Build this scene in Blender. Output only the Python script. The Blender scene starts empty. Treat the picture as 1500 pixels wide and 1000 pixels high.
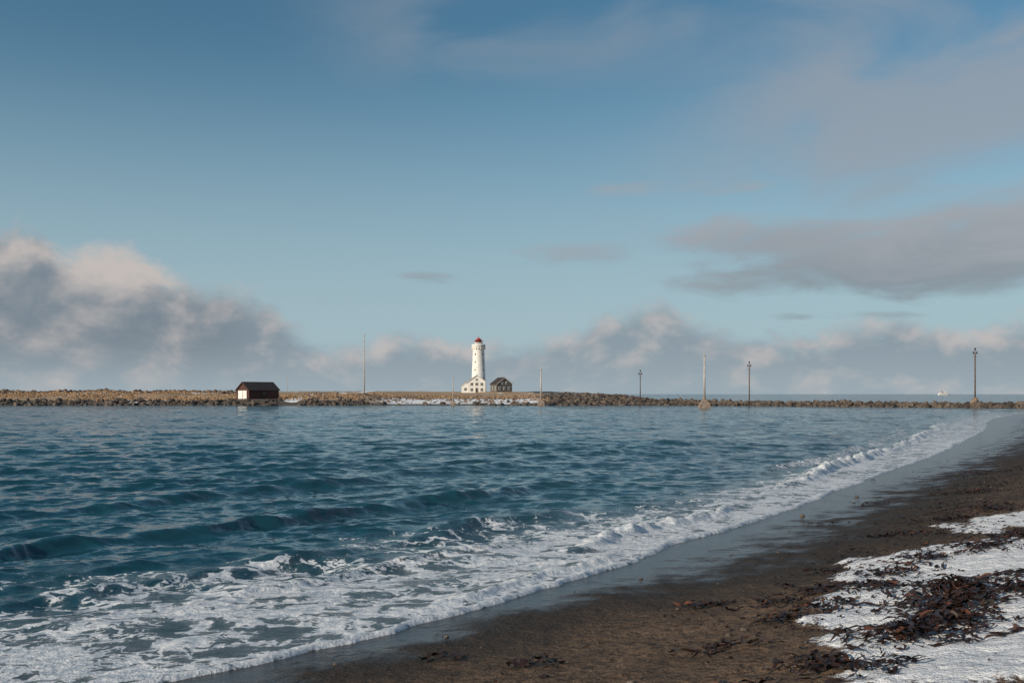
import bpy, math, random
import numpy as np
from mathutils import Vector, Matrix
rng=np.random.default_rng(7); random.seed(7)
scene=bpy.context.scene
F32=np.float32
# ------------------------------------------------------------------ numpy noise
TAB=rng.random((256,256)).astype(F32)
def vn(x,y):
    x=np.asarray(x,dtype=np.float64); y=np.asarray(y,dtype=np.float64)
    xi=np.floor(x).astype(np.int64); yi=np.floor(y).astype(np.int64)
    fx=x-xi; fy=y-yi
    u=fx*fx*(3-2*fx); v=fy*fy*(3-2*fy)
    x0=xi&255; x1=(xi+1)&255; y0=yi&255; y1=(yi+1)&255
    return (TAB[x0,y0]*(1-u)+TAB[x1,y0]*u)*(1-v)+(TAB[x0,y1]*(1-u)+TAB[x1,y1]*u)*v
def fbm(x,y,o=4,g=.5):
    t=0;a=1;w=0
    for i in range(o):
        t=t+a*vn(x+17.3*i,y+9.1*i); w+=a; a*=g
        x,y=(x*.8-y*.6)*2.03,(x*.6+y*.8)*2.03
    return t/w
def sst(a,b,x):
    t=np.clip((x-a)/(b-a),0,1); return t*t*(3-2*t)
# ------------------------------------------------------------------ shoreline
SP=[(-90,-70),(-60,-40),(-25,-9.5),(-14,.6),(-8,6.3),(-3.76,10.34),(-1.86,12.3),(.1,14.93),(2.1,17.6),(3.44,20.1),(5.6,23.3),
 (9.86,30.6),(14.6,38.7),(22.8,52.7),(39,82.5),(60.8,125),(92,172),(125,200),(170,215),(230,230),(310,246),(420,265)]
def catmull(P,n=6):
    P=[np.array(p,float) for p in P]; out=[]
    P=[2*P[0]-P[1]]+P+[2*P[-1]-P[-2]]
    for i in range(1,len(P)-2):
        for k in range(n):
            t=k/n
            out.append(.5*((2*P[i])+(-P[i-1]+P[i+1])*t+(2*P[i-1]-5*P[i]+4*P[i+1]-P[i+2])*t*t+(-P[i-1]+3*P[i]-3*P[i+1]+P[i+2])*t**3))
    out.append(P[-2]); return np.array(out)
SC=np.concatenate([[(-4000,-3200)],catmull(SP),[(9000,1500)]])
def shore(x,y):
    x=np.asarray(x,F32);y=np.asarray(y,F32)
    best=np.full(x.shape,1e12,F32); sd=np.zeros(x.shape,F32); sa=np.zeros(x.shape,F32); yn=np.zeros(x.shape,F32)
    acc=0
    for i in range(len(SC)-1):
        x0,y0=SC[i];x1,y1=SC[i+1];dx=x1-x0;dy=y1-y0;l2=dx*dx+dy*dy;l=math.sqrt(l2)
        t=((x-x0)*dx+(y-y0)*dy)/l2; tc=np.clip(t,0,1)
        qx=x-(x0+tc*dx);qy=y-(y0+tc*dy);q=qx*qx+qy*qy
        m=q<best
        cr=dx*(y-y0)-dy*(x-x0)
        best=np.where(m,q,best); sd=np.where(m,np.where(cr>0,1,-1),sd)
        sa=np.where(m,acc+tc*l,sa); yn=np.where(m,y0+tc*dy,yn); acc+=l if i else 0
    return (np.sqrt(best)*sd).astype(F32),sa,yn
def smooth_ramp(v,w):
    return w*np.logaddexp(0,v/w)
SNOW=[(10.1,18.9,1.6,1.7),(7.0,13.6,2.1,2.5),(4.9,12.2,1.0,.85),(4.2,11.0,.9,.6),(5.2,9.3,1.6,2.1),(3.7,7.9,.95,.8),(9.5,11.5,3,3.2),(7,8,2.6,2.8),(13,15,3.5,2.0),(5,5.5,2.4,1.8),
      (3.5,2,3,2),(9,3,5,4)]
def snow_field(x,y):
    f=np.full(np.shape(x),-2.0)
    for cx,cy,rx,ry in SNOW:
        f=np.maximum(f,1-np.sqrt(((x-cx)/rx)**2+((y-cy)/ry)**2))
    f=f+(fbm(x*1.3+3,y*.9+8,5,.6)-.5)*1.25+.08
    return f
def ground(x,y):
    d,s,yn=shore(x,y)
    L=-d
    Lp=np.maximum(L,0)
    z=.035*Lp+.125*(smooth_ramp(Lp-2.5,.5)-smooth_ramp(-2.5,.5))
    ex=np.maximum(Lp-11,0)
    z=np.where(L>11,1.41+1.2*(1-np.exp(-ex/9)),z)
    z=np.where(d>0,-np.minimum(.09*d,2.0),z)
    am=sst(.8,4.5,L)
    z=z+am*((fbm(x*.7,y*.7,3)-.5)*.16+(fbm(x*4,y*4,3)-.5)*.06)+(fbm(x*.25,y*.25,2)-.5)*.03*sst(.3,3,L)
    sn=snow_field(x,y)
    z=z+sst(-.02,.2,sn)*.045*(L>1.5)
    return z,d,s,yn,sn
# ------------------------------------------------------------------ mesh utils
def fast_mesh(name,co,quads,mat,attrs=None,smooth=True):
    me=bpy.data.meshes.new(name)
    co=np.ascontiguousarray(co,dtype=F32); quads=np.ascontiguousarray(quads,dtype=np.int32)
    nf,k=quads.shape
    me.vertices.add(len(co)); me.vertices.foreach_set("co",co.ravel())
    me.loops.add(nf*k); me.loops.foreach_set("vertex_index",quads.ravel())
    me.polygons.add(nf); me.polygons.foreach_set("loop_start",np.arange(0,nf*k,k,dtype=np.int32))
    me.polygons.foreach_set("loop_total",np.full(nf,k,dtype=np.int32))
    me.polygons.foreach_set("use_smooth",np.full(nf,smooth,dtype=bool))
    me.update(calc_edges=True)
    for a,v in (attrs or {}).items():
        at=me.attributes.new(a,'FLOAT','POINT'); at.data.foreach_set("value",np.ascontiguousarray(v,dtype=F32).ravel())
    me.materials.append(mat)
    ob=bpy.data.objects.new(name,me); scene.collection.objects.link(ob); return ob
def polar(name,rad,ang,fn,mat):
    R,A=np.meshgrid(rad,ang,indexing='ij')
    X=R*np.sin(A);Y=R*np.cos(A)
    co,attrs=fn(X,Y,R)
    nr,na=X.shape; idx=np.arange(nr*na).reshape(nr,na); nx=np.roll(idx,-1,axis=1)
    q=np.stack([idx[:-1],nx[:-1],nx[1:],idx[1:]],-1).reshape(-1,4)
    return fast_mesh(name,co.reshape(-1,3),q,mat,attrs)
def geom(a,b,r):
    n=int(math.ceil(math.log(b/a)/math.log(r))); return np.geomspace(a,b,n,endpoint=False)
def py_mesh(name,verts,faces,mat,parent=None,smooth=False):
    me=bpy.data.meshes.new(name); me.from_pydata([tuple(v) for v in verts],[],faces); me.update()
    for p in me.polygons: p.use_smooth=smooth
    me.materials.append(mat); ob=bpy.data.objects.new(name,me); scene.collection.objects.link(ob)
    if parent: ob.parent=parent
    return ob
def empty(name,loc,rot=0):
    e=bpy.data.objects.new(name,None); scene.collection.objects.link(e); e.location=loc; e.rotation_euler=(0,0,rot); e.empty_display_size=.5; return e
def box(name,c,s,mat,parent=None,bev=0):
    cx,cy,cz=c; a,b,h=s[0]/2,s[1]/2,s[2]/2
    v=[(cx+i*a,cy+j*b,cz+k*h) for k in(-1,1) for j in(-1,1) for i in(-1,1)]
    f=[(0,2,3,1),(4,5,7,6),(0,1,5,4),(2,6,7,3),(0,4,6,2),(1,3,7,5)]
    return py_mesh(name,v,f,mat,parent)
def lathe(name,prof,mat,parent=None,n=32,center=(0,0),smooth=True):
    v=[];f=[]
    for r,z in prof:
        for j in range(n):
            a=2*math.pi*j/n; v.append((center[0]+r*math.cos(a),center[1]+r*math.sin(a),z))
    for i in range(len(prof)-1):
        for j in range(n):
            k=(j+1)%n; f.append((i*n+j,i*n+k,(i+1)*n+k,(i+1)*n+j))
    f.append(tuple(range(n))[::-1]); f.append(tuple((len(prof)-1)*n+j for j in range(n)))
    o=py_mesh(name,v,f,mat,parent)
    if smooth:
        for p in o.data.polygons: p.use_smooth = abs(p.normal.z)<.6 and len(p.vertices)==4
    return o
# ------------------------------------------------------------------ node helper
class NB:
    def __init__(s,t): s.t=t
    def n(s,ty,**k):
        o=s.t.nodes.new(ty)
        for a,b in k.items(): setattr(o,a,b)
        return o
    def put(s,sock,v):
        if v is None: return
        if isinstance(v,bpy.types.NodeSocket): s.t.links.new(v,sock)
        else:
            if isinstance(v,(tuple,list)) and len(v)==3 and sock.type=='RGBA': v=(*v,1)
            sock.default_value=v
    def m(s,op,a,b=None,c=None,clamp=False):
        o=s.n('ShaderNodeMath',operation=op); o.use_clamp=clamp
        s.put(o.inputs[0],a); s.put(o.inputs[1],b); s.put(o.inputs[2],c); return o.outputs[0]
    def mix(s,f,a,b,mode='MIX'):
        o=s.n('ShaderNodeMix',data_type='RGBA',blend_type=mode)
        s.put(o.inputs[0],f); s.put(o.inputs[6],a); s.put(o.inputs[7],b); return o.outputs[2]
    def ss(s,x,a,b,lo=0.,hi=1.,kind='SMOOTHSTEP'):
        o=s.n('ShaderNodeMapRange',interpolation_type=kind)
        s.put(o.inputs[0],x)
        for i,v in enumerate((a,b,lo,hi)): s.put(o.inputs[i+1],v)
        return o.outputs[0]
    def noise(s,vec,sc,det=4,ro=.55,di=0.,col=False):
        o=s.n('ShaderNodeTexNoise'); s.put(o.inputs['Vector'],vec); s.put(o.inputs['Scale'],sc); s.put(o.inputs['Detail'],det)
        s.put(o.inputs['Roughness'],ro); s.put(o.inputs['Distortion'],di); return o.outputs['Color' if col else 'Fac']
    def vor(s,vec,sc,feat='F1',rnd=1.):
        o=s.n('ShaderNodeTexVoronoi',feature=feat); s.put(o.inputs['Vector'],vec); s.put(o.inputs['Scale'],sc); s.put(o.inputs['Randomness'],rnd); return o
    def attr(s,name):
        return s.n('ShaderNodeAttribute',attribute_name=name).outputs['Fac']
    def comb(s,x,y,z):
        o=s.n('ShaderNodeCombineXYZ'); s.put(o.inputs[0],x);s.put(o.inputs[1],y);s.put(o.inputs[2],z);return o.outputs[0]
    def sep(s,v):
        o=s.n('ShaderNodeSeparateXYZ'); s.put(o.inputs[0],v); return o.outputs
    def vm(s,op,a,b=None):
        o=s.n('ShaderNodeVectorMath',operation=op); s.put(o.inputs[0],a); s.put(o.inputs[1],b); return o.outputs[0]
def material(name):
    m=bpy.data.materials.new(name); m.use_nodes=True; t=m.node_tree; b=t.nodes['Principled BSDF']; nb=NB(t)
    return m,nb,b
def simple(name,c1,c2=None,rough=.7,scale=3,bump=.0,metal=0,spec=.5):
    m,nb,b=material(name); co=nb.n('ShaderNodeTexCoord').outputs['Object']
    c2=c2 or tuple(x*.75 for x in c1)
    n=nb.noise(co,scale,4,.6); nb.put(b.inputs['Base Color'],nb.mix(nb.ss(n,.35,.65),c1,c2))
    nb.put(b.inputs['Roughness'],rough); nb.put(b.inputs['Metallic'],metal); nb.put(b.inputs['Specular IOR Level'],spec)
    if bump:
        bp=nb.n('ShaderNodeBump'); nb.put(bp.inputs['Distance'],bump); nb.put(bp.inputs['Height'],nb.noise(co,scale*4,2)); nb.put(b.inputs['Normal'],bp.outputs[0])
    return m
# ------------------------------------------------------------------ materials
def mat_ground():
    m,nb,b=material("beach_sand"); co=nb.n('ShaderNodeTexCoord').outputs['Object']
    wet=nb.attr('wet'); snow=nb.attr('snow')
    n1=nb.noise(co,.9,4,.6); n2=nb.noise(co,9,5,.68)
    dry=nb.mix(nb.ss(n1,.35,.65),(.175,.113,.073),(.105,.070,.047))
    dry=nb.mix(nb.ss(n2,.42,.66),dry,(.055,.037,.027))
    n4=nb.noise(co,28,3,.6)
    dry=nb.mix(nb.ss(n4,.59,.66,0.,.85),dry,(.018,.012,.010))
    dry=nb.mix(nb.ss(n4,.37,.31,0.,.6),dry,(.34,.28,.22))
    nn=nb.m('MULTIPLY',nb.m('SUBTRACT',nb.noise(co,1.1,5,.62),.5),1.1)
    wv=nb.m('ADD',wet,nn)
    damp=nb.ss(wv,-.35,.50); film=nb.ss(wv,.30,.85)
    col=nb.mix(damp,dry,nb.mix(n2,(.050,.038,.030),(.030,.025,.022)))
    sn=nb.m('ADD',snow,nb.m('MULTIPLY',nb.m('SUBTRACT',nb.noise(co,6,5,.7),.5),.75))
    sm=nb.ss(sn,.0,.08)
    sc=nb.mix(nb.ss(n2,.35,.7),(.86,.88,.92),(.66,.67,.71))
    sc=nb.mix(nb.ss(n4,.59,.66,0.,.6),sc,(.22,.17,.14))
    col=nb.mix(sm,col,sc)
    nb.put(b.inputs['Base Color'],col)
    rough=nb.ss(film,0,1,.85,.2); nb.put(b.inputs['Roughness'],nb.mix(sm,rough,(.7,.7,.7)))
    nb.put(b.inputs['Specular IOR Level'],nb.ss(film,0,1,.2,.36,kind='LINEAR'))
    h=nb.m('ADD',nb.m('MULTIPLY',n2,.08),nb.m('MULTIPLY',n4,.035))
    h=nb.m('ADD',h,nb.m('MULTIPLY',nb.noise(co,3,2),.13))
    h=nb.m('MULTIPLY',h,nb.ss(film,0,1,1,.10,kind='LINEAR'))
    bp=nb.n('ShaderNodeBump'); nb.put(bp.inputs['Distance'],1.); nb.put(bp.inputs['Height'],h); nb.put(bp.inputs['Strength'],1.)
    nb.put(b.inputs['Normal'],bp.outputs[0]); return m
def mat_water():
    m,nb,b=material("sea_water"); co=nb.n('ShaderNodeTexCoord').outputs['Object']
    foam=nb.attr('foam'); far=nb.attr('far'); dd=nb.attr('shore_d'); solid=nb.attr('solid')
    st=nb.n('ShaderNodeMapping'); nb.put(st.inputs['Vector'],co); st.inputs['Scale'].default_value=(.5,1,1); st.inputs['Rotation'].default_value=(0,0,.25)
    sv=st.outputs[0]
    sl=nb.noise(sv,2.1,5,.74,0,True)
    sx,sy,sz=nb.sep(nb.vm('SUBTRACT',sl,(.5,.5,.5)))
    k=nb.ss(far,0,2,1.5,2.4,'LINEAR'); k=nb.m('MULTIPLY',k,nb.ss(dd,0,5,.12,1.))
    nrm=nb.vm('NORMALIZE',nb.comb(nb.m('MULTIPLY',sx,nb.m('MULTIPLY',k,.6)),nb.m('MULTIPLY',sy,k),1.))
    geo=nb.n('ShaderNodeNewGeometry').outputs['Normal']
    nrm=nb.vm('NORMALIZE',nb.vm('ADD',nb.vm('SUBTRACT',nrm,(0,0,1)),geo))
    # foam lace
    wc=nb.noise(co,1.0,3,.6,0,True); wv=nb.vm('ADD',co,nb.vm('MULTIPLY',nb.vm('SUBTRACT',wc,(.5,.5,.5)),(1.9,1.9,0)))
    mp=nb.n('ShaderNodeMapping'); nb.put(mp.inputs['Vector'],wv); mp.inputs['Scale'].default_value=(.8,1.25,0); mp.inputs['Rotation'].default_value=(0,0,-.55)
    v1=nb.vor(mp.outputs[0],1.35,'DISTANCE_TO_EDGE').outputs['Distance']
    wc2=nb.noise(co,4,3,.65,0,True); wv2=nb.vm('ADD',mp.outputs[0],nb.vm('MULTIPLY',nb.vm('SUBTRACT',wc2,(.5,.5,.5)),(.55,.55,0)))
    v2=nb.vor(wv2,3.8,'DISTANCE_TO_EDGE').outputs['Distance']
    e=nb.m('SUBTRACT',1.,nb.m('MULTIPLY',v1,3.6)); e2=nb.m('SUBTRACT',1.,nb.m('MULTIPLY',v2,3.6))
    fn=nb.noise(co,1.3,6,.66); fn2=nb.noise(co,7,5,.7)
    pat=nb.m('ADD',nb.m('MULTIPLY',e,.60),nb.m('MULTIPLY',e2,.38))
    pat=nb.m('ADD',pat,nb.m('MULTIPLY',nb.m('SUBTRACT',fn,.5),1.9))
    thr=nb.m('SUBTRACT',1.18,foam)
    fm=nb.ss(nb.m('SUBTRACT',pat,thr),-.01,.13)
    fm=nb.m('MAXIMUM',fm,nb.ss(nb.m('ADD',solid,nb.m('MULTIPLY',nb.m('SUBTRACT',fn2,.5),1.9)),.42,.7))
    fm=nb.m('MULTIPLY',fm,nb.ss(foam,.0,.12))
    thin=nb.m('MULTIPLY',nb.ss(foam,.1,.8),nb.ss(nb.m('ADD',pat,foam),.7,1.4,0.,.16))
    deep=nb.mix(nb.ss(nb.noise(co,.05,2,.5),.3,.7),(.008,.050,.074),(.012,.064,.090))
    sh=nb.mix(nb.ss(dd,0,6),(.032,.050,.060),deep)
    fc=nb.mix(nb.ss(fn2,.3,.7),(.38,.45,.53),(.88,.87,.88))
    fac=nb.m('MAXIMUM',fm,thin)
    nb.put(b.inputs['Base Color'],nb.mix(fac,sh,fc))
    nb.put(b.inputs['Roughness'],nb.ss(fm,0,1,.08,.7,kind='LINEAR'))
    nb.put(b.inputs['IOR'],1.333)
    hf=nb.m('MULTIPLY',nb.m('MULTIPLY',foam,fn2),.065)
    bp=nb.n('ShaderNodeBump'); nb.put(bp.inputs['Distance'],1.); nb.put(bp.inputs['Height'],hf); nb.put(bp.inputs['Strength'],1.); nb.put(bp.inputs['Normal'],nrm)
    nb.put(b.inputs['Normal'],bp.outputs[0]); return m
def mat_island():
    m,nb,b=material("island_ground"); co=nb.n('ShaderNodeTexCoord').outputs['Object']
    gr=nb.attr('grass'); sn=nb.attr('snow')
    n=nb.noise(co,.35,5,.65); n2=nb.noise(co,1.8,3,.6)
    rock=nb.mix(n2,(.035,.03,.028),(.13,.105,.085))
    grass=nb.mix(n2,(.50,.33,.19),(.2,.13,.075))
    c=nb.mix(nb.ss(nb.m('ADD',gr,nb.m('SUBTRACT',n,.5)),.35,.6),rock,grass)
    c=nb.mix(nb.ss(nb.m('ADD',sn,nb.m('MULTIPLY',nb.m('SUBTRACT',nb.noise(co,.5,5,.7),.5),1.6)),.5,.66),c,(.74,.75,.78))
    nb.put(b.inputs['Base Color'],c); nb.put(b.inputs['Roughness'],.9); return m
M_ground=mat_ground(); M_water=mat_water(); M_island=mat_island()
M_rock=simple("basalt_rock",(.15,.115,.09),(.035,.03,.028),.85,.5)
M_rock2=simple("brown_rock",(.28,.19,.135),(.07,.052,.045),.85,.4)
M_white=simple("white_paint",(.8,.79,.76),(.72,.70,.66),.6,.4)
M_white2=simple("white_render",(.82,.80,.77),(.70,.68,.64),.7,.8,.02)
M_red=simple("red_paint",(.42,.05,.03),(.3,.035,.02),.45,2)
M_glass=simple("dark_glass",(.02,.03,.035),(.03,.04,.045),.12,1)
M_darkroof=simple("dark_roof",(.03,.022,.022),(.05,.035,.032),.7,1)
M_redwood=simple("dark_red_wood",(.08,.024,.018),(.05,.016,.013),.7,1)
M_greywood=simple("grey_cladding",(.13,.12,.115),(.09,.085,.082),.7,1)
M_conc=simple("concrete",(.30,.24,.19),(.17,.13,.11),.9,1.5,.05)
M_wood=simple("weathered_pole_wood",(.16,.11,.08),(.08,.055,.04),.85,3,.01)
M_metal=simple("pale_painted_metal",(.55,.50,.44),(.38,.33,.29),.5,2)
M_dark=simple("dark_metal",(.04,.04,.045),None,.5,2)
M_tuft=simple("dry_grass",(.55,.37,.21),(.3,.19,.11),.95,.5)
# ------------------------------------------------------------------ ground sheet
WY=[-60,8,10,12,14,16.5,19.5,24,33,52,90,150,260]; WL=[1.2,1.0,.9,1.0,.95,1.6,2.7,2.5,3,4.2,7,14,20]
angf=np.radians(np.concatenate([np.linspace(-50,60,560),np.linspace(61,309,110)]))
def gfn(X,Y,R):
    z,d,s,yn,sn=ground(X,Y)
    lw=np.interp(yn,WY,WL)*(1+.35*(fbm(s*.35+5,s*0+2,3)-.5))
    wet=1-((-d)/lw)*.5
    wet=np.clip(wet,-1.5,1.2)
    co=np.stack([X,Y,z],-1)
    return co,{'wet':wet,'snow':np.where(-d>1.5,np.clip(sn,-1,1),-1)}
polar("ground",np.concatenate([np.linspace(.05,4,30,endpoint=False),geom(4,60,1.007),geom(60,500,1.02),geom(500,40000,1.15)]),angf,gfn,M_ground)
# ------------------------------------------------------------------ sea
comps=[]
for i in range(56):
    lam=.28*(22**(i/55))*rng.uniform(.92,1.08)
    th=rng.normal(0,.6 if lam<2 else .38)
    a=math.atan2(-.95,.30)+th
    comps.append((lam,math.cos(a),math.sin(a),rng.uniform(0,6.28),.0056*lam**.86*(1.2 if lam<1.8 else .78)))
RIDGES=[
 (13.5,18.5,([12,16,19],[.45,.6,.7]),.08,.22,1.0),
 (17.5,27,([17,20,23,27],[1.1,1.3,1.2,1.5]),.15,.30,1.05),
 (25,105,([26,40,60,105],[1.6,1.9,2.6,4.5]),.22,.38,1.15),
 (30,90,([26,40,60,105],[3.6,3.9,4.6,7.5]),.12,.4,.6),
 (12,19,([6,12,20],[3.9,3.5,3.0]),.11,.3,.7),
 (4,24,([4,10,20,26],[6.3,5.6,4.6,4.2]),.13,.45,.25),
 (-5,34,([-5,10,30],[10.2,9.6,8.0]),.21,.6,0),
 (-12,60,([-12,10,60],[16.5,15.5,14]),.13,.8,0)]
def wfn(X,Y,R):
    d,s,yn=shore(X,Y)
    lob=np.abs(vn(s*.33+4.2,s*0+1.5)-.5)*2
    lob2=np.abs(vn(s*1.1+7.2,s*0+11.5)-.5)*2
    dd=d-.35*(lob-.45)-.12*(lob2-.4)-.05*(vn(s*4.2,s*0+3)-.5)
    att=.18+.82*sst(.5,7,dd)
    cell=np.maximum(R*.0019,np.where(R<60,R*.004,np.where(R<450,R*.007,R*.05)))
    gust=.6+.8*fbm(X*.09,Y*.09,3)
    Z=np.zeros_like(X);DX=np.zeros_like(X);DY=np.zeros_like(X)
    for lam,cx,cy,ph,A in comps:
        k=2*math.pi/lam; w=sst(2.0,4.0,lam/cell)
        p=(k*(cx*X+cy*Y)+ph).astype(F32)
        aw=A*w
        Z+=aw*np.cos(p); DX-=aw*cx*np.sin(p)*1.0; DY-=aw*cy*np.sin(p)*1.0
    Z*=att*gust;DX*=att*gust;DY*=att*gust
    solid=np.zeros_like(X)
    wz=np.interp(yn,[-20,8,12,16,20,26,60,100,140],[8.6,7.9,7.4,6.4,5.4,3.8,3.6,6,6])
    foam=.80*(1-sst(.35,1.15,dd/wz))
    foam+=.42*(fbm(X*.38+Y*.1,Y*.5,3)-.5)*2*(foam>0.02)
    foam*=1-.35*sst(60,110,yn)
    for y0,y1,(ty,td),amp,wd,fo in RIDGES:
        c=np.interp(yn,ty,td)+(fbm(s*.22+ y0,s*0+y1,3)-.5)*wd*3.2
        mod=sst(y0,y0+(y1-y0)*.2,yn)*(1-sst(y1-(y1-y0)*.25,y1,yn))*(.35+1.15*fbm(s*.35+y1,s*0+7+y0,3))
        x=(dd-c)/wd
        prof=np.where(x<0,np.exp(-(x*1.9)**2),np.exp(-(x*.75)**2))
        rag=1+ (fbm(X*3.1,Y*3.1,3)-.5)*1.4*fo
        Z+=amp*mod*prof*rag
        if fo>0:
            fr=np.exp(-((x+.45)*1.15)**2)*mod
            solid=np.maximum(solid,np.clip(fr*fo*1.0,0,1.1))
            foam=np.maximum(foam,np.exp(-((x+.6)*.5)**2)*mod*fo*.85)
    lip=np.exp(-((dd-.09)/.09)**2)
    lipm=.35+.9*vn(s*.5,s*0+4)
    edge=.028*sst(-.02,.09,dd)+.03*lip*lipm
    solid=np.maximum(solid,np.exp(-((dd-.06)/.10)**2)*(.5+.45*lipm))
    foam=np.maximum(foam,.75*np.exp(-(np.maximum(dd-.1,0)/.25)**2))
    foam=np.where(R>170,foam*0,foam); solid=np.where(R>170,0,solid)
    base=np.where(dd<0,np.maximum(dd*.7,-.6),0)
    Z=np.where(dd<0,base,Z*sst(0,.5,dd)+base+edge)
    far=.5*sst(15,120,R)+1.5*sst(235,500,R)
    co=np.stack([X+DX*sst(.3,2,dd),Y+DY*sst(.3,2,dd),Z],-1)
    return co,{'foam':np.clip(foam,0,1.1),'solid':solid,'far':far,'shore_d':np.clip(dd,-1,60)}
angw=np.radians(np.concatenate([np.linspace(-45,48,960),np.linspace(48.5,314.5,150)]))
polar("sea",np.concatenate([geom(3,6,1.03),geom(6,60,1.004),geom(60,450,1.007),geom(450,40000,1.05)]),angw,wfn,M_water)
# ------------------------------------------------------------------ island
FX=[-500,-130,-75,-60,-35,5,30,50,56]; FY=[262,259,261,263,264,262,260,266,290]
def front(x): return np.interp(x,FX,FY)+(fbm(x*.08,x*0+3,3)-.5)*6
def island_h(x,y):
    t=y-front(x)
    bw=sst(-46,-32,x)*(1-sst(2,14,x))
    rise=np.interp(t,[-20,0,6,14,30,70,120,160],[-3,0,1.3,2.0,2.5,3.0,3.5,3.9])
    riseb=np.interp(t,[-20,0,10,25,60,110,130,160],[-2,0,.6,1.4,2.3,2.85,3.4,4.0])
    h=rise*(1-bw)+riseb*bw
    h=h+(fbm(x*.12,y*.12,4)-.5)*1.3*sst(2,20,t)*(1-.6*bw)
    crest=np.exp(-((t-45)/16)**2)*(.9*(1-sst(-95,-70,x))+ .12*sst(8,22,x))
    h=h+crest*(.7+.6*fbm(x*.2,y*.2,3))
    h=np.where(y>455,h-(y-455)*.25,h)
    rt=sst(26,58,x+ (t*.03)); h=h*(1-rt)-2.5*rt*rt
    lt=sst(-520,-500,x); h=h*lt-2*(1-lt)
    for cx,cy,r,z in ((-14.1,420,9,4.05),(-15,402,9,3.55),(-4.5,397,8,3.9),(-69,271,7.5,1.7)):
        w=1-sst(.75,1.5,np.sqrt((x-cx)**2+(y-cy)**2)/r); h=h*(1-w)+z*w
    return h,t,bw
gx=np.arange(-530,62,1.25); gy=np.concatenate([np.arange(240,330,.9),np.arange(330,500,2.5)])
GX,GY=np.meshgrid(gx,gy,indexing='ij'); GH,GT,GB=island_h(GX,GY)
idx=np.arange(GX.size).reshape(GX.shape)
q=np.stack([idx[:-1,:-1],idx[1:,:-1],idx[1:,1:],idx[:-1,1:]],-1).reshape(-1,4)
grass=sst(4,9,GT)*(.95-.4*sst(60,75,GT)*(1-GB)); grass=np.where((GX>8),grass*.5,grass)
snow=.14+.42*fbm(GX*.05,GY*.05,3)*sst(4,12,GT)
snow=np.maximum(snow,GB*sst(3,7,GT)*(1-sst(30,44,GT))*.85)
snow=np.maximum(snow,np.exp(-((GX+59)/3.0)**2)*sst(2,5,GT)*1.05)
snow=np.maximum(snow,np.exp(-((GX+99)/9)**2)*np.exp(-((GT-6)/4)**2)*1.05)
fast_mesh("island",np.stack([GX,GY,GH],-1).reshape(-1,3),q,M_island,{'grass':grass,'snow':snow})
# ------------------------------------------------------------------ rocks
import bmesh
def ico_templates(n,sub=1,amp=.3,seed=0):
    r=np.random.default_rng(seed); out=[]
    for i in range(n):
        bm=bmesh.new(); bmesh.ops.create_icosphere(bm,subdivisions=sub,radius=1)
        v=np.array([tuple(a.co) for a in bm.verts]); f=np.array([[x.index for x in a.verts] for a in bm.faces]); bm.free()
        for _ in range(5):
            nrm=r.normal(size=3); nrm/=np.linalg.norm(nrm); dcut=r.uniform(.55,.85)
            pr=v@nrm; ex=np.maximum(pr-dcut,0); v=v-ex[:,None]*nrm
        v=v*(1+r.uniform(-amp,amp,(len(v),1))*.45)*np.array([1,r.uniform(.7,1),r.uniform(.55,.85)])
        out.append((v,f))
    return out
def rock_pile(name,pos,size,mat,seed=1,sub=1):
    r=np.random.default_rng(seed); T=ico_templates(8,sub,.3,seed); V=[];Fc=[];o=0
    for p,s in zip(pos,size):
        v,f=T[r.integers(8)]; a=r.uniform(0,6.28); c,sn=math.cos(a),math.sin(a); b=r.normal(0,.3)
        R=np.array([[c,-sn,0],[sn,c,0],[0,0,1]])@np.array([[1,0,0],[0,math.cos(b),-math.sin(b)],[0,math.sin(b),math.cos(b)]])
        V.append((v*s*r.uniform(.8,1.2,3))@R.T+np.array(p)); Fc.append(f+o); o+=len(v)
    return fast_mesh(name,np.concatenate(V),np.concatenate(Fc),mat,smooth=False)
def island_rocks(n,xlo,xhi,tlo,thi,smin,smax,keep=None,seed=3):
    r=np.random.default_rng(seed); x=r.uniform(xlo,xhi,n); y0=r.uniform(tlo,thi,n)
    y=front(x)+y0; h,t,bw=island_h(x,y); k=np.ones(n,bool)
    k&=(np.hypot(x+69,y-271)>7.5)&~((np.abs(x+59)<3)&(t<14))
    if keep is not None: k&=keep(x,t,bw,r)
    x,y,h=x[k],y[k],h[k]; s=smin+(smax-smin)*r.random(len(x))**2.2
    return list(zip(x,y,h+s*.15)),list(s)
p1,s1=island_rocks(2000,-200,54,-2,6,.3,1.15,lambda x,t,bw,r:(bw<.5)|(r.random(len(x))<.2))
p2,s2=island_rocks(1200,-200,-75,38,54,.35,1.0,None,5)
p3,s3=island_rocks(1100,8,50,-1,36,.3,1.1,None,6)
p4,s4=island_rocks(900,-62,8,8,60,.25,.7,None,8)
rock_pile("shore_rocks",p1+p3,s1+s3,M_rock,2)
rock_pile("shore_rocks",p2+p4,s2+s4,M_rock2,4)
CW=np.array([(34,272),(44,268),(56,259),(75,243),(96,224),(112,209),(135,193),(160,185)],float)
def along(t):
    seg=np.linalg.norm(np.diff(CW,axis=0),axis=1); cs=np.concatenate([[0],np.cumsum(seg)]); u=t*cs[-1]
    return np.interp(u,cs,CW[:,0]),np.interp(u,cs,CW[:,1])
r=np.random.default_rng(11); pos=[];sz=[]
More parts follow.
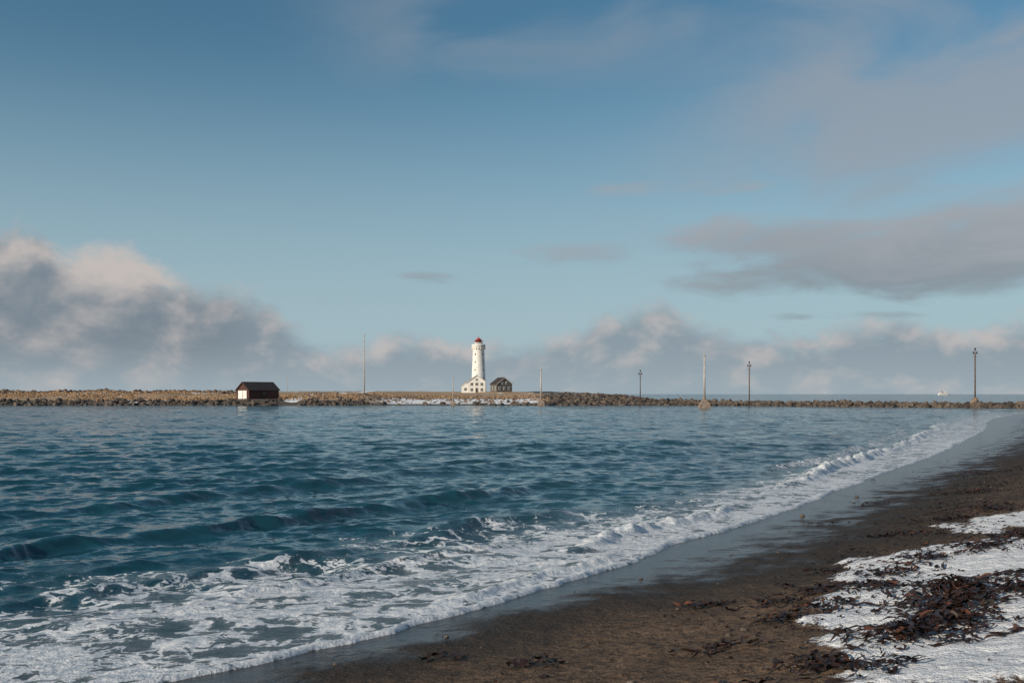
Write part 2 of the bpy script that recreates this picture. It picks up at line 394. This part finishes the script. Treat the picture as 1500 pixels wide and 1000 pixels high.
for i in range(2500):
    t=r.random(); cx,cy=along(t); w=np.clip(r.normal(-.8,2.4),-5.5,5); hh=(.95+.55*max(0,1-t/.2))*(1-abs(w)/5.4)
    s=.35+.8*r.random()**1.8
    pos.append((cx+w*.62,cy+w*.78,hh-.05+r.normal(0,.18)-s*.2)); sz.append(s)
V=[];Fq=[]
for i in range(61):
    cx,cy=along(i/60)
    for k,(w,hh) in enumerate(((-6,-1),(-3.2,.1),(-1.2,.55),(1.2,.55),(3.2,.1),(6,-1))): V.append((cx+w*.62,cy+w*.78,hh))
for i in range(60):
    for k in range(5): a=i*6+k; Fq.append((a,a+6,a+7,a+1)[::-1])
cw=rock_pile("stone_causeway",pos,sz,M_rock,12)
py_mesh("causeway_core",V,Fq,M_rock,cw)
# ------------------------------------------------------------------ dry grass tufts
r=np.random.default_rng(21)
x=r.uniform(-200,10,15000); t=r.uniform(5,60,15000); k=fbm(x*.12,t*.12,2)>.45; x=x[k];t=t[k]; y=front(x)+t
k=~((x>-42)&(x<8)&(t<36))&(np.hypot(x+69,y-271)>7); x=x[k];y=y[k]
H,_,_=island_h(x,y); VV=[];FF=[];o=0
for x_,y_,h in zip(x,y,H):
    for k in range(3):
        a=r.uniform(0,3.14); w=r.uniform(.12,.3); hh=r.uniform(.2,.5); dx=math.cos(a)*w;dy=math.sin(a)*w; lx,ly=r.normal(0,.12,2)
        VV+=[(x_-dx,y_-dy,h-.1),(x_+dx,y_+dy,h-.1),(x_+lx,y_+ly,h+hh)]; FF.append((o,o+1,o+2)); o+=3
fast_mesh("dry_grass",np.array(VV),np.array(FF),M_tuft,smooth=False)
# ------------------------------------------------------------------ lighthouse
lh=empty("lighthouse",(-14.1,420,3.9)); lh.scale=(.97,.97,.93)
lathe("tower",[(3.45,0),(3.45,.5),(3.2,.55),(2.5,19.0),(2.5,19.2),(2.95,20.2),(2.95,20.5)],M_white2,lh,48)
lathe("gallery_parapet",[(2.98,20.45),(2.98,21.5),(2.75,21.5)],M_white2,lh,48)
for j in range(16):
    a=2*math.pi*j/16; o=box("bracket_%d"%j,(0,0,0),(.5,.25,.9),M_white2,lh); o.location=(2.75*math.cos(a),2.75*math.sin(a),19.75); o.rotation_euler=(0,0,a)
lathe("upper_drum",[(1.75,21.3),(1.75,22.2),(1.9,22.25),(1.9,22.4)],M_white2,lh,32)
lathe("lantern_glass",[(1.15,22.35),(1.15,23.5)],M_glass,lh,12,smooth=False)
for j in range(12):
    a=2*math.pi*j/12; box("glazing_bar_%d"%j,(1.2*math.cos(a),1.2*math.sin(a),22.95),(.12,.12,1.15),M_red,lh)
lathe("lantern_roof",[(1.3,23.45),(1.25,23.6),(.9,24.1),(.35,24.45),(.1,24.55),(.1,25.0),(.18,25.1),(.03,25.3)],M_red,lh,20)
for zz in (22.9,23.3):
    lathe("railing_%d"%int(zz*10),[(1.85,zz),(1.88,zz),(1.88,zz+.06),(1.85,zz+.06)],M_red,lh,24)
for j in range(16):
    a=2*math.pi*j/16; box("rail_post_%d"%j,(1.86*math.cos(a),1.86*math.sin(a),22.85),(.06,.06,.95),M_red,lh)
for a0 in (-2.1,-.75,.8):
    for i,zz in enumerate((3,6.5,10,13.5,17)):
        rr=3.2-(zz-.55)*.7/18.45
        o=box("window_%d_%d"%(i,int(a0*10)),(0,0,0),(.10,.42,.75),M_glass,lh); o.location=((rr+.02)*math.cos(a0),(rr+.02)*math.sin(a0),zz); o.rotation_euler=(0,0,a0)
# ------------------------------------------------------------------ gabled house builder
def gabled(name,loc,rot,w,l,eave,apex,wall,roof,trim,over=.3,win=(),side=(),door=None,chimney=None,rooft=.18):
    e=empty(name,loc,rot); a=w/2;b=l/2
    v=[(-a,-b,-.6),(a,-b,-.6),(a,b,-.6),(-a,b,-.6),(-a,-b,eave),(a,-b,eave),(a,b,eave),(-a,b,eave),(0,-b,apex),(0,b,apex)]
    f=[(0,1,5,8,4),(2,3,7,9,6),(1,2,6,5),(3,0,4,7),(3,2,1,0)]
    py_mesh("walls",v,f,wall,e)
    sl=(apex-eave)/a; ye=eave-over*sl
    for sgn,nm in((-1,"roof_left"),(1,"roof_right")):
        x0=sgn*(a+over); t=rooft; g=.03
        vv=[(x0,-b-over,ye+g),(x0,b+over,ye+g),(0,b+over,apex+g),(0,-b-over,apex+g)]
        vv+=[(x,y,z+t) for x,y,z in vv]
        ff=[(0,1,2,3),(7,6,5,4),(0,4,5,1),(1,5,6,2),(2,6,7,3),(3,7,4,0)]
        if sgn<0: ff=[q[::-1] for q in ff]
        py_mesh(nm,vv,ff,roof,e)
        vv=[(x0,-b-over-.04,ye-.12),(0,-b-over-.04,apex-.12),(0,-b-over-.04,apex+.12),(x0,-b-over-.04,ye+.12)]
        py_mesh("barge_"+nm,vv,[(0,1,2,3)] if sgn<0 else [(3,2,1,0)],trim,e)
    for i,(x,z,ww,hh) in enumerate(win):
        box("window_frame_%d"%i,(x,-b-.03,z),(ww+.26,.1,hh+.26),trim,e); box("window_%d"%i,(x,-b-.07,z),(ww,.1,hh),M_glass,e)
        box("mullion_%d"%i,(x,-b-.13,z),(.08,.04,hh),trim,e)
    for i,(y,z,ww,hh) in enumerate(side):
        for sg in(-1,1):
            box("side_frame_%d"%i,(sg*(a+.03),y,z),(.1,ww+.26,hh+.26),trim,e); box("side_window_%d"%i,(sg*(a+.07),y,z),(.1,ww,hh),M_glass,e)
    if door:
        x,ww,hh,dm=door; box("door",(x,-b-.05,hh/2),(ww,.12,hh),dm,e)
        for k in(-1,0,1): box("door_batten_%d"%k,(x+k*ww*.5,-b-.12,hh/2),(.1,.06,hh),trim if k else M_greywood,e)
    if chimney: box("chimney",(chimney[0],chimney[1],apex+.1),(.6,.6,1.3),wall,e)
    return e
gabled("white_house",(-14.1,401,3.45),0,7.0,8,4.6,7.0,M_white,M_darkroof,M_white2,.25,
   win=[(-2,3.5,.9,1.1),(0,3.5,.9,1.1),(2,3.5,.9,1.1),(-2,1.3,.9,1.2),(2,1.3,.9,1.2),(0,5.3,.7,.7)],side=[(-2,1.3,.9,1.2),(1.5,1.3,.9,1.2)],chimney=(0,1.5),door=(0,1,2.0,M_darkroof))
gabled("white_annex_house",(-18.6,400.5,3.45),0,3.2,6,2.9,4.3,M_white,M_darkroof,M_white2,.15,win=[(0,1.5,.9,1.0)])
gabled("grey_house",(-4.3,396,3.95),math.radians(24),6.6,6.5,3.1,5.5,M_greywood,M_darkroof,M_white,.3,
   win=[(-.9,3.5,.6,.8),(.9,3.5,.6,.8),(-2,1.3,.8,1),(0,1.3,.8,1),(2,1.3,.8,1)],side=[(-1.5,1.4,.9,1),(1.5,1.4,.9,1)])
gabled("boathouse",(-69.2,271,1.75),math.radians(-42),6.0,9.4,2.35,4.4,M_redwood,M_darkroof,M_redwood,.3,door=(0,4.2,2.2,M_white),rooft=.15,side=[(0,1.4,1.0,.8)])
rock_pile("foundation_stones",[(-74+k*.33+random.uniform(-.2,.2),266.2+abs(k-16)*.05+random.uniform(-.5,.5),1.0+random.uniform(-.3,.2)) for k in range(34)],[random.uniform(.4,.7) for _ in range(34)],M_rock2,31)
# ------------------------------------------------------------------ poles & beacons
def cyl(name,r0,r1,z0,z1,mat,parent,n=10,c=(0,0)): return lathe(name,[(r0,z0),(r1,z1)],mat,parent,n,c)
def lamp_head(e,z,mat):
    box("head_bracket",(0,0,z),(.9,.1,.1),mat,e)
    for sx in(-.36,.36):
        lathe("lamp_%s"%("a" if sx<0 else "b"),[(.08,z+.06),(.15,z+.15),(.15,z+.45),(.1,z+.55)],M_dark,e,10,(sx,0))
    cyl("lamp_stem",.07,.07,z,z+.8,mat,e,8); lathe("top_lamp",[(.1,z+.8),(.18,z+.9),(.18,z+1.2),(.04,z+1.4)],M_dark,e,10)
def beacon(x,y,z0,h,r,base):
    e=empty("beacon_mast",(x,y,z0))
    s=base; prof=[(-1,-1),(1,-1),(1,1),(-1,1)]
    v=[(a*s,b*s,-1) for a,b in prof]+[(a*s*.85,b*s*.85,.5) for a,b in prof]+[(a*s*.32,b*s*.32,s*1.35) for a,b in prof]
    f=[(0,1,5,4),(1,2,6,5),(2,3,7,6),(3,0,4,7),(4,5,9,8),(5,6,10,9),(6,7,11,10),(7,4,8,11),(8,9,10,11)]
    py_mesh("concrete_base",v,f,M_conc,e)
    cyl("mast",r,r*.55,s*1.3,h,M_metal,e,12); cyl("collar",r*1.5,r*1.5,s*1.35,s*1.35+.4,M_conc,e,12)
    lathe("mast_cap",[(r*.5,h),(r*.9,h+.1),(r*.9,h+.3),(.03,h+.5)],M_metal,e,10)
    for k in range(6): box("rung_%d"%k,(0,-r-.02,2+k*.5),(.5,.05,.05),M_metal,e)
    return e
beacon(40.2,208,.0,10.9,.24,1.35)
beacon(7.5,257,.0,9.2,.2,1.15)
beacon(-15.1,256,.0,7.0,.16,.8)
def pole(name,x,y,z0,h,r,heads=True,cone=0):
    e=empty(name,(x,y,z0)); cyl("post",r,r*.7,-1,h-1.2 if heads else h,M_wood,e,10)
    if heads:
        lamp_head(e,h-1.4,M_wood)
        box("crossarm",(0,0,h-2.1),(.6,.1,.12),M_wood,e)
    if cone: lathe("footing",[(cone,-1),(cone*.9,.3),(cone*.35,cone*1.2)],M_rock2,e,8,smooth=False)
    return e
pole("utility_pole",34.4,267,1.6,8.0,.15)
pole("utility_pole",60.3,253,.8,10.6,.17)
pole("utility_pole",101.4,218,.8,12.4,.19,True,1.2)
e=empty("flagpole",(8.6,300,2.6)); cyl("post",.12,.06,-.5,6.9,M_metal,e); box("yard",(0,0,5.5),(.9,.06,.06),M_metal,e)
e=empty("radio_mast",(-49.4,333,2.8)); cyl("post",.22,.12,-.5,20.5,M_metal,e,10); cyl("collar",.3,.3,6,6.3,M_metal,e,10); cyl("foot",.45,.3,-.5,.6,M_conc,e,10)
e=empty("radio_mast",(-72,319,3)); cyl("post",.08,.04,-.5,6.2,M_metal,e,8); box("crossarm",(0,0,5.4),(.6,.05,.05),M_metal,e)
# ------------------------------------------------------------------ ferry at sea
e=empty("ferry_ship",(1302,3000,0),math.radians(8))
hv=[];hf=[]
sec=[(-19,2.6,.2),(-18,3.4,0),(10,3.4,0),(16,2.2,.3),(20,.1,.9)]
for x,w,k in sec: hv+=[(x-(.0 if x<15 else 1.5),-w*.7,-1),(x,-w,3.2+k),(x,w,3.2+k),(x-(.0 if x<15 else 1.5),w*.7,-1)]
for i in range(4):
    a=i*4
    for k in range(4): hf.append((a+k,a+(k+1)%4,a+4+(k+1)%4,a+4+k)[::-1])
hf+= [(0,1,2,3),(19,18,17,16)]
py_mesh("hull",hv,hf,M_white,e)
box("lower_deck",(-3,0,4.6),(26,5.6,2.8),M_white,e); box("upper_deck",(-2,0,7.1),(18,5,2.2),M_white,e); box("bridge",(4,0,9.1),(6,4.6,1.8),M_white,e)
box("funnel",(-7,0,9.8),(3,2,3.2),M_red,e); cyl("mast",.25,.15,10,14,M_white,e)
box("window_band",(-3,-2.85,4.9),(22,.1,.7),M_glass,e); box("window_band_upper",(-2,-2.55,7.3),(15,.1,.6),M_glass,e)
# ------------------------------------------------------------------ seaweed
def mat_weed():
    m,nb,b=material("kelp"); co=nb.n('ShaderNodeTexCoord').outputs['Object']; v=nb.attr('tone')
    c=nb.mix(nb.noise(co,5,3,.6),(.018,.010,.008),(.036,.015,.009)); c=nb.mix(nb.ss(v,.85,1.),c,(.13,.05,.025))
    nb.put(b.inputs['Base Color'],c); nb.put(b.inputs['Roughness'],.45); return m
M_weed=mat_weed()
CL=[(5.1,11.6,.6,210,.18),(4.7,10.6,.55,190,.18),(3.8,9.5,.5,170,.14),(4.3,9.9,.5,140,.13),(4.6,12.8,.6,80,.07),(4.1,13.3,.35,45,.06),(2.75,8.9,.3,50,.05),
 (3.1,11.5,.22,34,.05),(2.6,13.2,.3,26,.04),(7.5,15.5,.9,120,.07),(6.2,15.0,.6,60,.05),(10.5,21.9,1.1,90,.07),(7.2,19.0,.7,50,.05),(12.8,27.5,1.5,60,.06),
 (.2,10.3,.12,12,.03),(5.6,10.9,.4,60,.08),(6.0,12.2,.5,50,.06),(5.2,8.6,.5,30,.05),(3.0,8.3,.35,34,.05),(3.4,12.6,.4,30,.04),(5.3,14.1,.5,50,.05),(9,20.5,.8,60,.06),
 (16,34,2,60,.06),(8.4,16.8,.6,60,.06),(2.2,10.2,.2,14,.03),(1.7,8.4,.2,14,.03),(3.75,11.9,.3,30,.05),(-.7,11.0,.12,8,.02),(6.9,22.4,.5,16,.03),(9.6,26.5,.8,16,.03),(4.9,15.6,.3,16,.03)]
r=np.random.default_rng(5); strips=[]
for cx,cy,rad,n,ht in CL:
    for i in range(n):
        a=r.uniform(0,6.28); q=rad*abs(r.normal(0,.55)); strips.append((cx+math.cos(a)*q*1.25,cy+math.sin(a)*q,ht*max(0,1-q/rad)*r.random(),r.uniform(.12,.5),r.uniform(.010,.03)))
for i in range(4200):
    D=r.uniform(7,38); L=3.2+abs(r.normal(0,2.4)); k=np.argmin(np.abs(SC[:,1]-D)); tx,ty=SC[min(k+1,len(SC)-1)]-SC[k-1]; ll=math.hypot(tx,ty)
    x=SC[k,0]+ty/ll*L+r.normal(0,.5); y=SC[k,1]-tx/ll*L+r.normal(0,.8)
    if vn(np.array([x*.9]),np.array([y*.9]))[0]<r.uniform(.2,.75): continue
    strips.append((x,y,0,r.uniform(.03,.16),r.uniform(.006,.02)))
S=np.array(strips); ns=8
P=[];tone=[]
for x,y,h,l,w in S:
    a=r.uniform(0,6.28); cv=r.normal(0,2.2); pts=[]
    px,py=x,y; ph=r.uniform(0,6.28); am=r.uniform(.2,1)*.05*min(1,l*3)
    for k in range(ns):
        t=k/(ns-1); px+=math.cos(a)*l/ns; py+=math.sin(a)*l/ns; a+=cv/ns+r.normal(0,.35)
        ww=w*(math.sin(math.pi*(.12+.86*t))**.6)
        tw=r.normal(0,.7)
        nx,ny=-math.sin(a),math.cos(a)
        zz=h*(1-.3*t)+am*abs(math.sin(ph+5*t))+.012
        pts.append((px-nx*ww*math.cos(tw),py-ny*ww*math.cos(tw),zz-ww*math.sin(tw)*.8,px+nx*ww*math.cos(tw),py+ny*ww*math.cos(tw),zz+ww*math.sin(tw)*.8))
    P.append(pts); tone.append(r.random())
P=np.array(P).reshape(-1,2,3); g=ground(P[:,:,0].ravel(),P[:,:,1].ravel())[0].reshape(-1,2)
P[:,:,2]=np.maximum(P[:,:,2],.004)+g
co=P.reshape(-1,3); nS=len(S); base=(np.arange(nS)*ns*2)[:,None]+(np.arange(ns-1)*2)[None,:]
q=np.stack([base,base+1,base+3,base+2],-1).reshape(-1,4)
fast_mesh("seaweed",co,q,M_weed,{'tone':np.repeat(np.array(tone),ns*2)})
pos=[];sz=[]
for i in range(400):
    D=r.uniform(9,50); L=r.uniform(.6,7); k=np.argmin(np.abs(SC[:,1]-D)); tx,ty=SC[k+1]-SC[k-1]; ll=math.hypot(tx,ty)
    pos.append((SC[k,0]+ty/ll*L+r.normal(0,.3),SC[k,1]-tx/ll*L+r.normal(0,.3))); sz.append(.01+.035*r.random()**5)
pos+= [(7.05,24.2),(9.9,28.6),(4.95,10.35),(5.2,10.5)]; sz+=[.07,.08,.09,.07]
pa=np.array(pos); gz=ground(pa[:,0],pa[:,1])[0]
rock_pile("pebbles",[(x,y,z+s*.2) for (x,y),z,s in zip(pos,gz,sz)],sz,M_rock,41,2)
# ------------------------------------------------------------------ sun + sky
SUN_EL=math.radians(21); SUN_AZ=math.radians(234)
sd=Vector((math.sin(SUN_AZ)*math.cos(SUN_EL),math.cos(SUN_AZ)*math.cos(SUN_EL),math.sin(SUN_EL)))
sl=bpy.data.lights.new("sun",'SUN'); sl.energy=4.2; sl.angle=math.radians(.5); sl.color=(1,.84,.66)
so=bpy.data.objects.new("sun",sl); scene.collection.objects.link(so); so.rotation_euler=(-sd).to_track_quat('-Z','Y').to_euler(); so.location=(-50,-50,60)
w=bpy.data.worlds.new("sky"); scene.world=w; w.use_nodes=True; t=w.node_tree; t.nodes.clear(); nb=NB(t)
out=nb.n('ShaderNodeOutputWorld'); bg=nb.n('ShaderNodeBackground'); t.links.new(bg.outputs[0],out.inputs[0])
sk=nb.n('ShaderNodeTexSky'); sk.sky_type='NISHITA'; sk.sun_disc=False; sk.sun_elevation=SUN_EL; sk.sun_rotation=SUN_AZ; sk.air_density=1; sk.dust_density=1.2; sk.ozone_density=1.5
tc=nb.n('ShaderNodeTexCoord').outputs['Generated']; X,Y,Z=nb.sep(tc)
az=nb.m('ARCTAN2',X,Y); el=nb.m('ARCSINE',Z)
def nz(kx,ky,off,det=7,ro=.55,dis=0.,dx=0.,dy=0.):
    v=nb.comb(nb.m('MULTIPLY',nb.m('ADD',az,dx),kx),nb.m('MULTIPLY',nb.m('ADD',el,dy),ky),off); return nb.noise(v,1.,det,ro,dis)
STR=.1; K=1/STR
def col(r_,g_,b_): return tuple(c*K for c in (r_,g_,b_))
base=nb.mix(1.,sk.outputs[0],(.54,.85,.89),'MULTIPLY')
base=nb.mix(nb.ss(el,.0,.36,.90,0.),base,col(.385,.50,.57))
wn=nz(3.6,9.5,3.3,5,.52,.5); wmask=nb.ss(nb.m('ADD',az,nb.m('MULTIPLY',el,-.25)),-.02,.28)
tm=nb.m('MULTIPLY',nb.ss(el,.27,.36),nb.ss(az,-.28,-.05,0.,.6))
wm=nb.m('MAXIMUM',nb.m('MULTIPLY',wmask,nb.ss(el,.10,.2)),tm)
wisp=nb.m('MULTIPLY',nb.ss(wn,.36,.64),wm)
cl=nb.mix(nb.m('MULTIPLY',wisp,.78),base,col(.31,.345,.395))
def ell(a0,e0,ra,re):
    p=nb.m('POWER',nb.m('ABSOLUTE',nb.m('DIVIDE',nb.m('SUBTRACT',az,a0),ra)),2.); q=nb.m('POWER',nb.m('ABSOLUTE',nb.m('DIVIDE',nb.m('SUBTRACT',el,e0),re)),2.)
    return nb.m('SUBTRACT',1.,nb.m('ADD',p,q))
def many(L):
    mm=None
    for e_ in L:
        x_=ell(*e_); mm=x_ if mm is None else nb.m('MAXIMUM',mm,x_)
    return nb.m('MAXIMUM',mm,-1.5)
sn_=nz(9,30,1.7,5,.55,.35)
nse=nb.m('SUBTRACT',sn_,.5)
mA=many([(.38,.125,.22,.038),(.50,.14,.25,.05),(.27,.150,.13,.024),(1.5,.2,.5,.06),(-1.4,.25,.5,.05),(2.6,.3,.6,.1)])
mB=many([(.085,.140,.085,.013),(-.185,.092,.045,.006),(.33,.074,.08,.006),(-.08,.115,.035,.008),(.14,.20,.10,.01)])
sA=nb.ss(nb.m('ADD',nb.m('MULTIPLY',mA,.62),nb.m('MULTIPLY',nse,2.1)),-.15,.62)
sB=nb.m('MULTIPLY',nb.ss(nb.m('ADD',nb.m('MULTIPLY',mB,.42),nb.m('MULTIPLY',nse,2.6)),.08,.75),.65)
sd_=nb.m('MAXIMUM',sA,sB)
lit=nb.ss(nb.m('ADD',nb.m('MULTIPLY',nse,1.8),nb.m('MULTIPLY',nb.m('SUBTRACT',el,.13),14.)),-.6,.7)
cl=nb.mix(nb.m('MULTIPLY',sd_,.85),cl,nb.mix(lit,col(.215,.25,.29),col(.36,.36,.385)))
fc=nb.n('ShaderNodeFloatCurve'); xin=nb.ss(az,-.6,.6,0.,1.,'LINEAR'); nb.put(fc.inputs['Value'],xin)
pts=[(-.6,.14),(-.475,.150),(-.443,.146),(-.419,.130),(-.39,.136),(-.348,.126),(-.322,.106),(-.274,.097),(-.236,.080),(-.2095,.060),(-.156,.047),(-.103,.056),(-.048,.046),(.0069,.044),(.055,.064),(.1025,.082),(.143,.090),(.17,.076),(.236,.060),(.299,.059),(.372,.066),(.419,.060),(.475,.064),(.6,.06)]
cv=fc.mapping.curves[0]; cv.points[0].location=(0,pts[0][1]*5); cv.points[1].location=(1,pts[-1][1]*5)
for a_,h_ in pts[1:-1]: cv.points.new((a_+.6)/1.2,h_*5)
fc.mapping.update()
hb=nb.m('MULTIPLY',fc.outputs[0],.2)
bn=nz(18,26,5.5,6,.58,.3); bnu=nz(18,26,5.5,3,.55,.3,-.016,.020)
leftm=nb.ss(az,-.32,-.18,1.,0.)
bm_=nb.m('ADD',nb.m('SUBTRACT',hb,el),nb.m('MULTIPLY',nb.m('SUBTRACT',bn,.5),.075))
bd=nb.ss(bm_,-.010,.018)
depth=nb.m('SUBTRACT',hb,el)
top=nb.ss(depth,-.01,.055,1.,0.)
rel=nb.m('MULTIPLY',nb.m('SUBTRACT',bn,bnu),nb.mix(leftm,(2.3,2.3,2.3),(1.35,1.35,1.35)))
spot=nb.m('MAXIMUM',ell(-.375,.116,.06,.034),0.)
pale=nb.m('MULTIPLY',nb.ss(az,-.36,-.26,1.,0.),.20)
bl=nb.m('ADD',nb.m('ADD',rel,nb.m('MULTIPLY',top,.44)),nb.m('ADD',nb.m('MULTIPLY',spot,.55),pale))
bl=nb.ss(bl,-.05,1.0)
dark=nb.mix(nb.ss(el,0.,.06),col(.31,.375,.42),nb.mix(leftm,col(.25,.315,.365),col(.19,.235,.28)))
bc=nb.mix(bl,dark,nb.mix(leftm,col(.50,.475,.47),col(.55,.50,.475)))
cl=nb.mix(nb.m('MULTIPLY',bd,nb.ss(el,.0,.03,.8,.96)),cl,bc)
nb.put(bg.inputs[0],cl); bg.inputs[1].default_value=STR
try: w.cycles.sampling_method='MANUAL'; w.cycles.sample_map_resolution=512
except Exception as ex: print(ex)
# ------------------------------------------------------------------ camera
cam=bpy.data.cameras.new("camera"); cam.sensor_width=36; cam.lens=35; cam.shift_y=77/1500; cam.clip_start=.1; cam.clip_end=60000
co_=bpy.data.objects.new("camera",cam); scene.collection.objects.link(co_); co_.location=(0,0,3.0); co_.rotation_euler=(math.radians(90),0,0); scene.camera=co_
scene.view_settings.view_transform='Standard'; scene.view_settings.look='None'; scene.view_settings.exposure=0
